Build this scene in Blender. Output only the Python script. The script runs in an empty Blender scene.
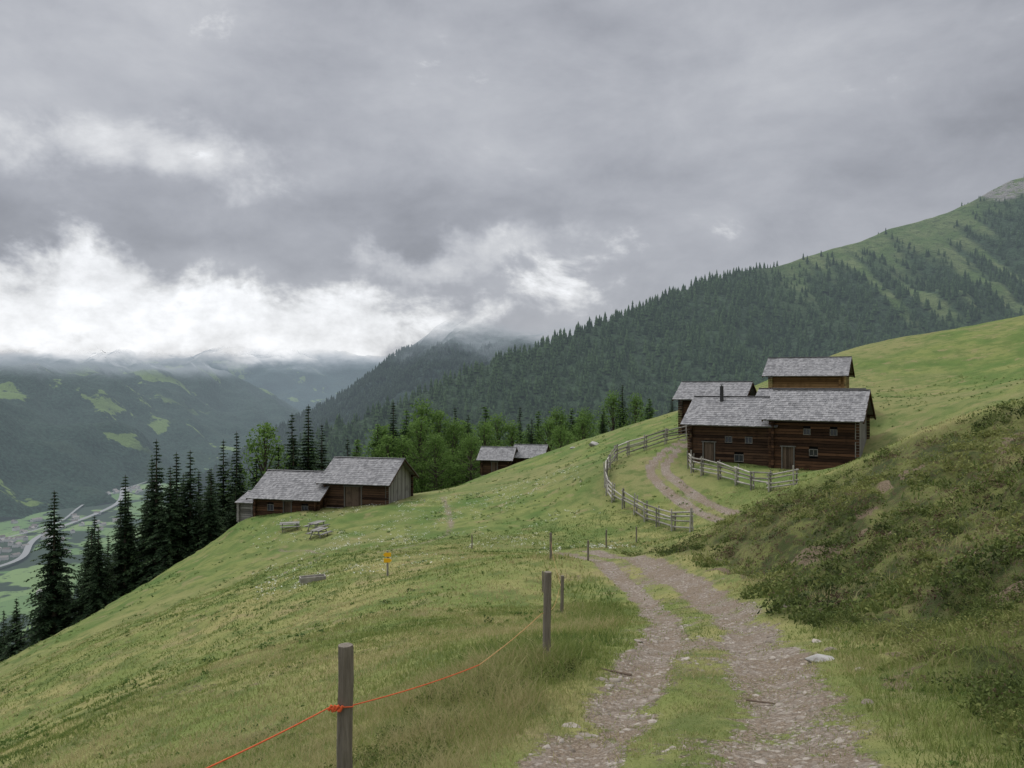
import bpy, math
import numpy as np
from mathutils import Vector, Matrix
rng=np.random.default_rng(7)
scene=bpy.context.scene
CAMZ=1.6
# ------------------------------------------------------------ helpers
TAB=[np.random.default_rng(100+i).random((256,256)) for i in range(12)]
def vn(x,y,seed=0):
    T=TAB[seed%12]; xi=np.floor(x).astype(int); yi=np.floor(y).astype(int)
    fx=x-xi; fy=y-yi; fx=fx*fx*(3-2*fx); fy=fy*fy*(3-2*fy)
    a=T[xi&255,yi&255]; b=T[(xi+1)&255,yi&255]; c=T[xi&255,(yi+1)&255]; d=T[(xi+1)&255,(yi+1)&255]
    return (a*(1-fx)+b*fx)*(1-fy)+(c*(1-fx)+d*fx)*fy
def fbm(x,y,o=4,seed=0):
    x=np.asarray(x,float); y=np.asarray(y,float); r=0; a=1; t=0
    for i in range(o):
        r=r+a*(vn(x*2**i+17.3*i,y*2**i+9.1*i,seed+i)*2-1); t+=a; a*=.5
    return r/t
def sst(a,b,x):
    t=np.clip((x-a)/(b-a),0,1); return t*t*(3-2*t)
def crom(P,step=.25):
    P=[np.array(p,float) for p in P]; P=[2*P[0]-P[1]]+P+[2*P[-1]-P[-2]]; out=[]
    for i in range(1,len(P)-2):
        n=max(2,int(np.linalg.norm(P[i+1]-P[i])/step))
        for k in range(n):
            t=k/n; a,b,c,d=P[i-1:i+3]
            out.append(.5*((2*b)+(c-a)*t+(2*a-5*b+4*c-d)*t*t+(-a+3*b-3*c+d)*t**3))
    out.append(P[-2]); return np.array(out)
def mesh_np(name,V,F,mat=None,attrs=None,fattrs=None,smooth=False,link=True):
    V=np.asarray(V,np.float32); F=np.asarray(F,np.int32); k=F.shape[1]
    me=bpy.data.meshes.new(name)
    me.vertices.add(len(V)); me.vertices.foreach_set('co',V.ravel())
    me.loops.add(F.size); me.loops.foreach_set('vertex_index',F.ravel())
    me.polygons.add(len(F)); me.polygons.foreach_set('loop_start',np.arange(0,F.size,k,dtype=np.int32))
    me.polygons.foreach_set('loop_total',np.full(len(F),k,np.int32))
    if smooth: me.polygons.foreach_set('use_smooth',np.ones(len(F),bool))
    for n,a in (attrs or {}).items():
        at=me.attributes.new(n,'FLOAT','POINT'); at.data.foreach_set('value',np.asarray(a,np.float32).ravel())
    for n,a in (fattrs or {}).items():
        at=me.attributes.new(n,'FLOAT','FACE'); at.data.foreach_set('value',np.asarray(a,np.float32).ravel())
    me.update(calc_edges=True); me.validate()
    if mat: me.materials.append(mat)
    if not link: return me
    ob=bpy.data.objects.new(name,me); scene.collection.objects.link(ob); return ob
def gridF(n,m):
    i=np.arange(n*m).reshape(n,m)
    return np.stack([i[:-1,:-1].ravel(),i[1:,:-1].ravel(),i[1:,1:].ravel(),i[:-1,1:].ravel()],1)
# ------------------------------------------------------------ node helper
class NT:
    def __init__(s,nt): s.nt=nt
    def n(s,t,**k):
        nd=s.nt.nodes.new(t)
        for a,b in k.items(): setattr(nd,a,b)
        return nd
    def L(s,a,b): s.nt.links.new(a,b)
    def put(s,sock,v):
        if hasattr(v,'node') : s.L(v,sock)
        elif isinstance(v,(tuple,list)) and len(v)==3 and sock.type=='RGBA': sock.default_value=(*v,1)
        else: sock.default_value=v
    def m(s,op,a,b=None,c=None,clamp=False):
        nd=s.n('ShaderNodeMath',operation=op,use_clamp=clamp); s.put(nd.inputs[0],a)
        if b is not None: s.put(nd.inputs[1],b)
        if c is not None: s.put(nd.inputs[2],c)
        return nd.outputs[0]
    def mix(s,f,a,b,bt='MIX'):
        nd=s.n('ShaderNodeMix',data_type='RGBA',blend_type=bt); s.put(nd.inputs['Factor'],f)
        s.put(nd.inputs[6],a); s.put(nd.inputs[7],b); return nd.outputs[2]
    def ss(s,x,a,b,o0=0.,o1=1.):
        nd=s.n('ShaderNodeMapRange',interpolation_type='SMOOTHSTEP'); s.put(nd.inputs[0],x)
        nd.inputs[1].default_value=a; nd.inputs[2].default_value=b; nd.inputs[3].default_value=o0; nd.inputs[4].default_value=o1
        return nd.outputs[0]
    def noise(s,vec,scale,detail=4,rough=.55,out='Fac',dist=0):
        nd=s.n('ShaderNodeTexNoise'); s.L(vec,nd.inputs['Vector']); nd.inputs['Scale'].default_value=scale
        nd.inputs['Detail'].default_value=detail; nd.inputs['Roughness'].default_value=rough; nd.inputs['Distortion'].default_value=dist
        return nd.outputs[out]
    def map(s,vec,scale=(1,1,1),loc=(0,0,0)):
        nd=s.n('ShaderNodeMapping'); s.L(vec,nd.inputs[0]); nd.inputs['Scale'].default_value=scale; nd.inputs['Location'].default_value=loc
        return nd.outputs[0]
    def attr(s,name): return s.n('ShaderNodeAttribute',attribute_name=name).outputs['Fac']
    def bump(s,h,st=.5,d=.1):
        nd=s.n('ShaderNodeBump'); s.L(h,nd.inputs['Height']); nd.inputs['Strength'].default_value=st; nd.inputs['Distance'].default_value=d
        return nd.outputs[0]
def newmat(name,rough=.9):
    m=bpy.data.materials.new(name); m.use_nodes=True; g=NT(m.node_tree)
    b=m.node_tree.nodes['Principled BSDF']; b.inputs['Roughness'].default_value=rough
    b.inputs['Specular IOR Level'].default_value=.15
    g.b=b; g.out=m.node_tree.nodes['Material Output']; g.mat=m
    g.pos=g.n('ShaderNodeNewGeometry').outputs['Position']
    return g
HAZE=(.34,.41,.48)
def haze(g,shader,L=8500.,extra=None,fade=None):  # aerial haze baked into the material as emission, growing with distance from the world origin
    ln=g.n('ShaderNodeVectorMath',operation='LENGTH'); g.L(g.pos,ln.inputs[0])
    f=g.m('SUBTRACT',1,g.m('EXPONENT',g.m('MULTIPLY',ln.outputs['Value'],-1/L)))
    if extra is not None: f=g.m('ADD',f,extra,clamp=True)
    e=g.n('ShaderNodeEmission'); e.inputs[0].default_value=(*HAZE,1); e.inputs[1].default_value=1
    if extra is not None: g.L(g.mix(extra,HAZE,(.50,.53,.57)),e.inputs[0])  # painted haze turns paler near the cloud base
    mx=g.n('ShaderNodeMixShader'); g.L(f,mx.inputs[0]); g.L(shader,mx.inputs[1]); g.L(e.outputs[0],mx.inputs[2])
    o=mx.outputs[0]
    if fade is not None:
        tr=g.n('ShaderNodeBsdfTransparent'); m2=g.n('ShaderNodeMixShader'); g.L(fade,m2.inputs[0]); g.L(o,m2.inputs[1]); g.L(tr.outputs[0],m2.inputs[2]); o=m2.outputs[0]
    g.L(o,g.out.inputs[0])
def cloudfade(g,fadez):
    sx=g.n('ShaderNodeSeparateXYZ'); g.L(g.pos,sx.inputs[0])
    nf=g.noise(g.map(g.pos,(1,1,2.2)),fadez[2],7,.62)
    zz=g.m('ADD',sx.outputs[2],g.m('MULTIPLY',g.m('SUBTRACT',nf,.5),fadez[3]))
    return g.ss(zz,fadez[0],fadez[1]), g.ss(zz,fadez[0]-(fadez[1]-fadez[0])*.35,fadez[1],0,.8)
# ------------------------------------------------------------ terrain
TRAIL=[(.0,-6),(.4,0),(.8,3),(1.15,5.6),(1.85,8),(2.95,12),(3.95,17),(4.6,22.5),(4.6,27),(4.1,32),(3.1,36.5),(1.2,39.5)]
HTRACK=[(14.2,66.2),(12.6,64.5),(11.1,61),(11.4,55),(12.8,48),(14,41),(15,36)]
PTS=[(0,0,0),(.6,0,0),(1.3,5.6,-1.1),(1.9,8,-1.6),(3.05,12,-2.4),(4,17,-3.4),(4.7,23,-4.6),(4.65,28,-5.1),(4.3,33,-5.6),(3.5,37,-6.15),(1,44,-7.6),
(-1.1,5.3,-1.3),(-1,2,-.6),(.4,9.8,-1.84),(1.3,22,-4.7),(1.5,31,-5.3),(-3.5,9,-2.75),(-9,14,-5.1),(-22.4,35,-12.2),(-11.7,30,-8.4),(-19.5,50,-11.5),(-13.2,50,-9.5),(-5.9,42,-7.6),
(-3.1,22,-4.9),(-2.4,12,-3.1),(-5.8,22,-5.5),(-.2,14,-2.9),(-2.5,32,-6),
(2.6,5.6,-1.0),(2.9,4.3,-.56),(5.1,8,-1.0),(4.7,9.5,-1.5),(4.9,12,-2.2),(8.5,14,-1.3),(8.25,17,-2.1),(11.5,18,-.5),(7.2,20,-3.05),(5.9,22,-4.2),(16,25,.94),(13.6,28,-.36),(12.3,30,-1.8),(10.2,33,-3.06),(8.5,36,-5),(6.4,34.5,-5.6),
(14,39,-4.6),(20,38,-1.9),(28,38,.6),(12.8,48,-6.1),(10.1,46,-6.8),(9.1,49,-7.0),(8.15,53,-6.9),(7.1,57,-6.5),(7.3,62,-5.45),(8.7,65.5,-4.6),(11.9,67.5,-3.8),(14.7,67,-3.1),
(11.2,61,-5.0),(11.4,55,-5.7),(13.4,57,-4.7),(14.7,54,-5.0),(15.8,50,-5.1),(18,50,-4.4),(21.5,48,-2.9),(24,50,-2),(36.6,60,1.15),(13.8,62,-4.5),(24.2,55.5,-4.1),(20,60,-4.4),(22.5,67,-2.4),(28,62.5,-2.2),(31,60,-1.0),(25,78,-.4),(32,74,.5),(16,73,-2.9),
(36,75,.1),(52,85,4.2),(64,120,8.95),(80,125,11.9),(46,110,6.3),(22,100,-1.4),(13.5,100,-3.9),(6,100,-6.3),(-.75,50,-8.2),(-1,68,-8.4),(-1.35,90,-8.9),(-1,110,-10.9),(5,112,-10.3),(3,60,-7.6),(4,80,-6.9),
(-25.5,75,-11.3),(-26.4,73,-12.4),(-17.8,74.5,-10.0),(-11.7,73.4,-9.6),(-33.5,65,-16.8),(-38.4,60,-19.3),(-15.9,68,-10.4),(-8.7,85,-9.8),(-15,88,-11.5),(-26,85,-15),
(-51,90,-29),(-40,90,-24.5),(-31,100,-23),(-20,105,-19),(-63,100,-38),(-18,120,-20.5),(-12,130,-22),(-4,150,-24),(23,170,-20),(10,150,-19),(20,135,-12),
(-60,60,-36),(-60,20,-32),(-35,20,-20),(-60,140,-60),(-30,160,-45),(40,180,-12),(100,60,24),(130,130,24),(80,180,0),(60,10,16),(30,0,8.5),(15,5,3.4),(6,0,1.5),(8,-8,3.5),(0,-8,1.7),(-6,-6,-.8),(-30,-20,-13),(100,-20,32),(-100,100,-70),(-80,200,-90),(0,240,-60),(120,240,-25),(200,100,40)]
P=np.array(PTS,float); S0=40.
def phi(r2): return .5*r2*np.log(r2+1e-9)
def _d2(a,b): return ((a[:,None,:]-b[None,:,:])**2).sum(-1)
n=len(P); X=P[:,:2]/S0; K=phi(_d2(X,X))+np.eye(n)*2e-4; A=np.zeros((n+3,n+3)); A[:n,:n]=K; A[:n,n]=1; A[:n,n+1:]=X; A[n,:n]=1; A[n+1:,:n]=X.T
W=np.linalg.solve(A,np.concatenate([P[:,2],[0,0,0]]))
def tps(x,y):
    Q=np.stack([x,y],1)/S0; out=np.empty(len(Q))
    for i in range(0,len(Q),40000):
        q=Q[i:i+40000]; out[i:i+40000]=phi(_d2(q,X))@W[:n]+W[n]+q@W[n+1:]
    return out
TR=crom(TRAIL,.3); HT=crom(HTRACK,.4)
def pdist(x,y,poly,maxd=6):
    x=np.asarray(x,float); d=np.full(len(x),99.); s=np.zeros(len(x))
    m=(x>poly[:,0].min()-maxd)&(x<poly[:,0].max()+maxd)&(y>poly[:,1].min()-maxd)&(y<poly[:,1].max()+maxd)
    idx=np.where(m)[0]; T=np.gradient(poly,axis=0); T/=np.linalg.norm(T,axis=1)[:,None]
    for i in range(0,len(idx),30000):
        j=idx[i:i+30000]; q=np.stack([x[j],y[j]],1); D=_d2(q,poly); k=D.argmin(1)
        v=q-poly[k]; d[j]=np.sqrt(D.min(1)); cr=T[k,0]*v[:,1]-T[k,1]*v[:,0]; s[j]=-cr
    s=np.where(d>90,99,s); return d,s
FOOT1=crom([(-18,62),(-13.5,56),(-12.2,50),(-14,44)],.4); FOOT2=crom([(-6.5,75),(-5.2,66),(-4.6,58),(-6,51),(-9,47)],.4)
ycx=[4,6,10,12.3,13.6,16,25,60]; ycy=[36,35.5,33.5,30.5,28.5,25.5,22,15]
def masks(x,y):
    d,s=pdist(x,y,TR); xt=np.interp(y,TR[:,1],TR[:,0])
    nz=fbm(x/2.5,y/2.5,4,3)
    heath=sst(1.4,2.5,(x-xt)+nz*1.6)*(1-sst(-.5,2.5,y-np.interp(x,ycx,ycy)+nz*2))
    return d,s,heath,nz
def H(x,y,full=False):
    x=np.atleast_1d(np.asarray(x,float)).ravel(); y=np.atleast_1d(np.asarray(y,float)).ravel()
    d,s,heath,nz=masks(x,y); z=tps(x,y)
    r=np.hypot(x,y); a=np.clip((d-.6)/2.5,.08,1)*np.clip(r/6,.3,1)
    z=z+a*(.16*fbm(x/6,y/6,3,1)+.08*fbm(x/1.5,y/1.5,3,5)+.3*sst(15,50,r)*fbm(x/17,y/17,2,2))
    z=z+heath*a*(.48*fbm(x/2.1,y/2.1,4,6)+.46*np.abs(fbm(x/.9,y/.9,3,8))-.16-.5*sst(14,26,r))
    z=z+.022*fbm(x/.3,y/.3,2,9)
    st=sst(-3,-10,x)*(y<75)
    z=z+st*.08*np.sin((z*1.9+nz*1.5)*3.0)
    w=(d<3)
    z=z-w*(.07*np.exp(-((s+.72)/.34)**2)+.07*np.exp(-((s-.68)/.42)**2))
    z=z+.06*w*fbm(x/.6,y/.6,3,4)*np.exp(-(s/1.6)**2)
    if full: return z,d,s,heath,nz
    return z
def Hs(x,y): return float(H([x],[y])[0])
def attrs_for(x,y,d,s,heath,nz):
    n2=fbm(x/.8,y/.8,4,7); nl=fbm(x/2.6,y/2.6,3,2); n5=fbm(x/.33,y/.33,3,1)
    rut=np.maximum(np.exp(-((s+.74+.18*nl)/.44)**4),np.exp(-((s-.74+.25*nz)/.58)**4))*(d<4)
    mid=(.36+.3*nl)*np.exp(-(s/1.6)**4)*(d<4)
    path=np.clip(np.maximum(rut*(.80+.3*nl),mid)+(.36*n2+.18*n5)*(rut+mid>.05),0,1)*(1-sst(37.5,39.3,y)*(d<4))
    hd,hs=pdist(x,y,HT); path=np.maximum(path,(np.exp(-((hs-.6)/.32)**4)+np.exp(-((hs+.6)/.32)**4)+.5*np.exp(-(hd/1.0)**4))*(.7+.4*n2)*(hd<3))
    for fp,wd in ((FOOT1,.35),(FOOT2,.45)):
        fd,_=pdist(x,y,fp); path=np.maximum(path,.62*np.exp(-(fd/wd)**2))
    xt=np.interp(y,TR[:,1],TR[:,0]); e=np.exp(-((x-xt-2.0)/.55)**2)*(y<26)*(y>7)*sst(-.1,.3,fbm(x/1.3,y/1.3,3,10))
    e=np.maximum(e,sst(.34,.5,fbm(x/1.8+5,y/1.8,4,11))*heath*sst(7,9,y))
    e=np.maximum(e,.5*sst(.26,.5,fbm(x/2.4+9,y/1.5,4,2))*(1-heath)*(d>2)*sst(70,30,y))
    lush=sst(33,60,y+nz*14+8*nl)*(1-.35*sst(.1,.5,nz))
    return dict(path=np.clip(path,0,1),heath=heath,earth=e,lush=lush)
# ground material
g=newmat('meadow_grass_and_soil',.95)
n0=g.noise(g.pos,.045,4,.6); n1=g.noise(g.pos,.22,5,.6); n2=g.noise(g.pos,.9,5,.62); n3=g.noise(g.pos,7,4,.65); n4=g.noise(g.pos,45,3,.6)
dry=g.mix(g.ss(n1,.38,.62),(.145,.178,.05),(.245,.228,.09)); lush=g.mix(g.ss(n1,.38,.62),(.075,.128,.030),(.155,.18,.055)); lush=g.mix(g.ss(n0,.44,.58,0,.8),lush,(.185,.18,.075))
c=g.mix(g.attr('lush'),dry,lush)
c=g.mix(g.ss(n2,.46,.64,0,.7),c,(.07,.108,.028)); c=g.mix(g.ss(n3,.5,.75,0,.5),c,(.065,.09,.024)); c=g.mix(g.ss(n4,.55,.8,0,.5),c,(.25,.23,.11)); c=g.mix(g.ss(g.noise(g.pos,.5,5,.7),.54,.66,0,.6),c,(.225,.185,.095))
hc=g.mix(g.ss(n2,.42,.6),(.045,.058,.019),(.115,.125,.04)); hc=g.mix(g.ss(n3,.5,.64,0,.7),hc,(.07,.045,.028)); hc=g.mix(g.ss(n1,.54,.66,0,.6),hc,(.18,.17,.066))
c=g.mix(g.attr('heath'),c,hc)
ea=g.m('ADD',g.attr('earth'),g.m('MULTIPLY',g.m('SUBTRACT',n3,.5),.9)); ec=g.mix(g.ss(n4,.4,.65),(.10,.075,.05),(.21,.165,.11))
c=g.mix(g.ss(ea,.45,.65),c,ec)
wp=g.n('ShaderNodeVectorMath',operation='ADD'); g.L(g.pos,wp.inputs[0]); nv=g.n('ShaderNodeVectorMath',operation='SCALE'); g.L(g.noise(g.pos,9,2,.5,'Color'),nv.inputs[0]); nv.inputs['Scale'].default_value=.12; g.L(nv.outputs[0],wp.inputs[1])
vor=g.n('ShaderNodeTexVoronoi'); g.L(wp.outputs[0],vor.inputs['Vector']); vor.inputs['Scale'].default_value=17; vor.inputs['Randomness'].default_value=1
sc=g.n('ShaderNodeSeparateColor'); g.L(vor.outputs['Color'],sc.inputs[0])
gr=g.mix(g.ss(sc.outputs[0],.3,1.),(.22,.18,.145),(.38,.34,.30)); soil=g.mix(g.ss(n4,.35,.65),(.16,.118,.083),(.28,.225,.17)); gr=g.mix(g.ss(g.m('ADD',g.m('MULTIPLY',n2,.6),g.m('MULTIPLY',n3,.4)),.43,.56),gr,soil)
gr=g.mix(g.ss(vor.outputs['Distance'],.3,.6,0,.5),gr,(.14,.11,.08)); gr=g.mix(g.ss(n4,.54,.7,0,.35),gr,(.42,.39,.35))
pm=g.m('ADD',g.attr('path'),g.m('MULTIPLY',g.m('SUBTRACT',g.m('ADD',g.m('MULTIPLY',n3,.6),g.m('MULTIPLY',n4,.4)),.5),1.9)); pf=g.ss(pm,.42,.60)
c=g.mix(pf,c,gr)
g.L(c,g.b.inputs['Base Color'])
bh=g.m('ADD',g.m('MULTIPLY',n3,.6),g.m('MULTIPLY',n4,.4)); bh=g.m('SUBTRACT',bh,g.m('MULTIPLY',g.m('MULTIPLY',vor.outputs['Distance'],pf),.5))
g.L(g.bump(bh,.9,.10),g.b.inputs['Normal'])
M_ground=g.mat
NR,NA=470,880
rr=.6*np.exp(np.linspace(0,math.log(270/.6),NR)); aa=np.radians(np.linspace(-118,118,NA))
R,Aa=np.meshgrid(rr,aa,indexing='ij'); gx=(1+R*np.sin(Aa)).ravel(); gy=(-4+R*np.cos(Aa)).ravel()
gz,d,s,he,nz=H(gx,gy,True); at=attrs_for(gx,gy,d,s,he,nz)
gz=gz-.05*np.exp(-(s/1.5)**6)*(d<3)*(gy<39)
mesh_np('alpine_meadow_ground',np.stack([gx,gy,gz],1),gridF(NR,NA)[:,::-1],M_ground,at,smooth=True)
TS=crom(TRAIL,.09); T=np.gradient(TS,axis=0); T/=np.linalg.norm(T,axis=1)[:,None]; off=np.linspace(-2.1,2.1,50)
sx=(TS[:,None,0]+T[:,None,1]*off).ravel(); sy=(TS[:,None,1]-T[:,None,0]*off).ravel()
sz,d,s,he,nz=H(sx,sy,True); at=attrs_for(sx,sy,d,s,he,nz); o2=np.tile(off,len(TS))
sz=sz-.07*sst(1.7,2.1,np.abs(o2))+.006
mesh_np('dirt_track',np.stack([sx,sy,sz],1),gridF(len(TS),50),M_ground,at,smooth=True)

# ------------------------------------------------------------ far terrain
def ridge(points,down,slope,amp,gul,seed,rn=12):
    Pp=crom(points,20); seg=np.r_[0,np.cumsum(np.linalg.norm(np.diff(Pp[:,:2],axis=0),axis=1))]
    down=np.array(down,float); down/=np.linalg.norm(down); Ltot=seg[-1]
    def F(s,t):
        sl=s*Ltot; x=np.interp(sl,seg,Pp[:,0]); y=np.interp(sl,seg,Pp[:,1]); z=np.interp(sl,seg,Pp[:,2])
        z=z+rn*fbm(sl/130,sl*0+3,4,seed)
        k=np.clip(np.abs(t)/250,0,1)
        z=z-slope*np.where(t<0,-t,t)-gul*.5*k*(1+fbm(sl/gul/2.2+t/900,t/gul/9,4,seed+2)*1.6)+amp*k*fbm(sl/amp/3.,t/amp/3.,4,seed+4)
        return x+down[0]*t,y+down[1]*t,z
    return F,Ltot
def ridge_mesh(name,F,ns,nt_,t0,t1,mat,af=None,zcut=None):
    s,t=np.meshgrid(np.linspace(0,1,ns),np.linspace(t0,t1,nt_),indexing='ij'); x,y,z=F(s.ravel(),t.ravel()); Q=gridF(ns,nt_)
    if zcut is not None: Q=Q[z[Q].min(1)<zcut]
    return mesh_np(name,np.stack([x,y,z],1),Q,mat,af(s.ravel(),t.ravel(),x,y,z) if af else None,smooth=True)
FA,LA=ridge([(-330,800,-150),(-268,850,-98),(-216,900,-58),(-158,960,-32),(-92,1020,-2),(-16,1080,30),(69,1150,70),(200,1250,122),(416,1400,200),(652,1500,271),(880,1560,352),(1024,1600,415),(1500,1750,600),(2100,1900,800)],(.3,-.95),.47,28,42,1,9)
def alpf(s,t,x,y,z):
    nzz=fbm(x/70,y/200,4,6); gl=fbm(x/22+y/300,y/420,3,3)
    rid=np.interp(x-.0*t,[416,652,880,1024,1500],[200,271,352,415,600])
    a=sst(-85,-25,z-rid+60*nzz+80*gl+t*.12)*sst(380,560,x+60*nzz)*(1-.75*sst(860,960,x)*sst(.0,.2,nzz))
    a=np.maximum(a,.95*sst(.20,.36,gl)*sst(430,620,x)*sst(60,130,z))
    rk=sst(.0,.2,fbm(x/45,y/60,4,8)+.25*sst(330,400,z)-.12)*sst(310,350,z)*sst(780,880,x)
    return dict(alp=np.maximum(a,rk),rock=rk)
def forest_ground(name,alp,L=8500,extra=0.0,fadez=None,dark=(.016,.028,.014),patch=False):
    g=newmat(name,1.); n1=g.noise(g.pos,.02,5,.6); n2=g.noise(g.pos,.09,4,.7)
    c=g.mix(g.ss(n2,.35,.65),dark,tuple(v*2.4 for v in dark))
    gc=g.mix(g.ss(n1,.4,.62),(.07,.11,.035),(.115,.145,.06)); gc=g.mix(g.ss(n2,.5,.66,0,.7),gc,(.04,.06,.025))
    if alp:
        gc=g.mix(g.m('MULTIPLY',g.attr('rock'),g.ss(n2,.38,.52)),gc,(.19,.18,.17))
        c=g.mix(g.attr('alp'),c,gc)
    if patch:
        n5=g.noise(g.pos,.0032,5,.65); n6=g.noise(g.pos,.0011,2,.5)
        c=g.mix(g.m('MULTIPLY',g.ss(n5,.575,.60),g.ss(n6,.42,.50)),c,(.11,.16,.055))
        c=g.mix(g.ss(g.noise(g.pos,.006,4,.6),.55,.7,0,.3),c,(.035,.055,.03))
    g.L(c,g.b.inputs[0]); g.L(g.bump(g.m('ADD',n2,n1),.8,12),g.b.inputs['Normal'])
    fade=None; ex=None
    if fadez: fade,ex=cloudfade(g,fadez)
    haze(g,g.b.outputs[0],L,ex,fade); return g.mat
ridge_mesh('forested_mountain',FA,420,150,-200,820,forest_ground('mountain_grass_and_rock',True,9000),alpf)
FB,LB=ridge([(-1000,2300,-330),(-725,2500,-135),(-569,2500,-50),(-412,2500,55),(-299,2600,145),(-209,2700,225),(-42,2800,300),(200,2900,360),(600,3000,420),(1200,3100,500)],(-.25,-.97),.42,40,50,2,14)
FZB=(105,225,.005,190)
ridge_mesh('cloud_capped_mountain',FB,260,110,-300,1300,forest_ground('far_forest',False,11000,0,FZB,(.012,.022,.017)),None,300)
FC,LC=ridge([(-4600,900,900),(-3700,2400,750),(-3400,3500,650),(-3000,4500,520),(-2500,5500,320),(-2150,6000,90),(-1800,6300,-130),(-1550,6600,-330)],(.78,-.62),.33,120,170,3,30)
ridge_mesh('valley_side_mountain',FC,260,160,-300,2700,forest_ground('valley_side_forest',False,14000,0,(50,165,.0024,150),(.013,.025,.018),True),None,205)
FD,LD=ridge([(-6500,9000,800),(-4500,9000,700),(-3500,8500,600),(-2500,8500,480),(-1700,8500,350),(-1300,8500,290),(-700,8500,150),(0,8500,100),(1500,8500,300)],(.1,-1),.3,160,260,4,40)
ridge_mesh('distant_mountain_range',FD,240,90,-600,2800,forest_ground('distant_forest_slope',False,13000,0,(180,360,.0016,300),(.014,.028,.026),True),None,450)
vx=np.linspace(-9000,5000,360); vy=60+(13000-60)*np.linspace(0,1,420)**2
VX,VY=np.meshgrid(vx,vy,indexing='ij'); VX=VX.ravel(); VY=VY.ravel()
def VH(x,y):
    ax=-1000-(y-1600)*.2; dx=x-ax
    z=-335+np.clip(.4*(dx-230),0,225)*(y<3200)+np.clip(.25*(-dx-500),0,150)
    z=z+np.clip(np.abs(dx)/600,0,1)*12*fbm(x/150,y/150,4,5)
    return np.where(y<260,z-120*(1-y/260.),z)
VZ=VH(VX,VY)
g=newmat('valley_fields',1.); n1=g.noise(g.pos,.0055,4,.6); n2=g.noise(g.pos,.05,4,.7)
vv=g.n('ShaderNodeTexVoronoi'); g.L(g.map(g.pos,(1,.5,1)),vv.inputs['Vector']); vv.inputs['Scale'].default_value=.014
sc=g.n('ShaderNodeSeparateColor'); g.L(vv.outputs['Color'],sc.inputs[0])
fld=g.mix(sc.outputs[0],(.07,.13,.045),(.13,.19,.07)); c=g.mix(g.ss(n1,.50,.53),fld,(.02,.035,.02)); c=g.mix(g.ss(n2,.58,.66,0,.8),c,(.03,.05,.025))
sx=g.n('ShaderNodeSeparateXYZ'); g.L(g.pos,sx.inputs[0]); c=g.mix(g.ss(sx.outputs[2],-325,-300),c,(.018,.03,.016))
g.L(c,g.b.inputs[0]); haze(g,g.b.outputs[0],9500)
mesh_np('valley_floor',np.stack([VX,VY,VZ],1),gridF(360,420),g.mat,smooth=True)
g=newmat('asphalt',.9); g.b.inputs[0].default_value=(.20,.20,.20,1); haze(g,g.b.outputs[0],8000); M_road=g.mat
def road(name,pts,hw,up):
    rp=crom(pts,15); T=np.gradient(rp,axis=0); T/=np.linalg.norm(T,axis=1)[:,None]
    of=np.array([-hw,0,hw]); x=(rp[:,None,0]+T[:,None,1]*of).ravel(); y=(rp[:,None,1]-T[:,None,0]*of).ravel()
    mesh_np(name,np.stack([x,y,VH(x,y)+up],1),gridF(len(rp),3),M_road)
road('valley_road',[(-880,1000),(-960,1300),(-930,1500),(-1030,1750),(-1090,2200),(-1290,2700),(-1350,3300),(-1600,4200)],6,6)
road('valley_road',[(-960,1000),(-1040,1350),(-1100,1600),(-1085,1900),(-1200,2300),(-1260,3000)],3,5.5)

# ------------------------------------------------------------ distant forests
def cone_template(seed,nl=4,ns=7):
    r=np.random.default_rng(seed); V=[];F=[];sh=[]
    for l in range(nl):
        z0=.06+.9*l/nl*.93; z1=min(1.,z0+.42-.04*l); rad=.20*(1-l/nl)**.85+.03; b=len(V)
        V.append((0,0,z1)); 
        for k in range(ns):
            a=2*math.pi*k/ns+l*.5; q=rad*r.uniform(.65,1.2); V.append((q*math.cos(a),q*math.sin(a),z0-r.uniform(0,.05)))
        for k in range(ns): F.append((b,b+1+k,b+1+(k+1)%ns)); sh.append(r.random())
    return np.array(V),np.array(F),np.array(sh)
def forest(name,x,y,z,h,mat,wid=1.):
    N=len(x); tm=[cone_template(i) for i in range(5)]; VV=[];FF=[];RR=[];b=0; which=rng.integers(0,5,N)
    for i,(V,F,sh) in enumerate(tm):
        m=which==i; k=m.sum()
        if k==0: continue
        a=rng.random(k)*6.28; w=h[m]*rng.uniform(.75,1.2,k)*wid; c,s_=np.cos(a),np.sin(a)
        vx=x[m][:,None]+w[:,None]*(V[:,0]*c[:,None]-V[:,1]*s_[:,None]); vy_=y[m][:,None]+w[:,None]*(V[:,0]*s_[:,None]+V[:,1]*c[:,None]); vz=z[m][:,None]+h[m][:,None]*V[:,2]
        VV.append(np.stack([vx,vy_,vz],-1).reshape(-1,3)); FF.append((F[None]+(np.arange(k)*len(V))[:,None,None]+b).reshape(-1,3)); b+=k*len(V)
        tr=rng.random(k); pt=.25*fbm(x[m]/60,y[m]/90,3,2); RR.append(np.clip(tr[:,None]*.6+.3*sh[None]+pt[:,None]+.05,0,1).ravel())
    return mesh_np(name,np.concatenate(VV),np.concatenate(FF),mat,None,dict(rnd=np.concatenate(RR)))
def conif(name,a,b,L=None,fz=None):
    g=newmat(name,1.); c=g.mix(g.attr('rnd'),a,b); g.L(c,g.b.inputs[0]); fade=ex=None
    if fz: fade,ex=cloudfade(g,fz)
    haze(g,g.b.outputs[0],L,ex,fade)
    return g.mat
N=30000; s=rng.random(N); t=rng.uniform(-30,760,N); x,y,z=FA(s,t); al=alpf(s,t,x,y,z)['alp']
keep=(rng.random(N)>al*1.02)&(x>-420)&(x<1150)&(y>330); x,y,z=x[keep],y[keep],z[keep]; h=rng.uniform(7,21,len(x))*np.where(z>180,.75,1)
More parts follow.
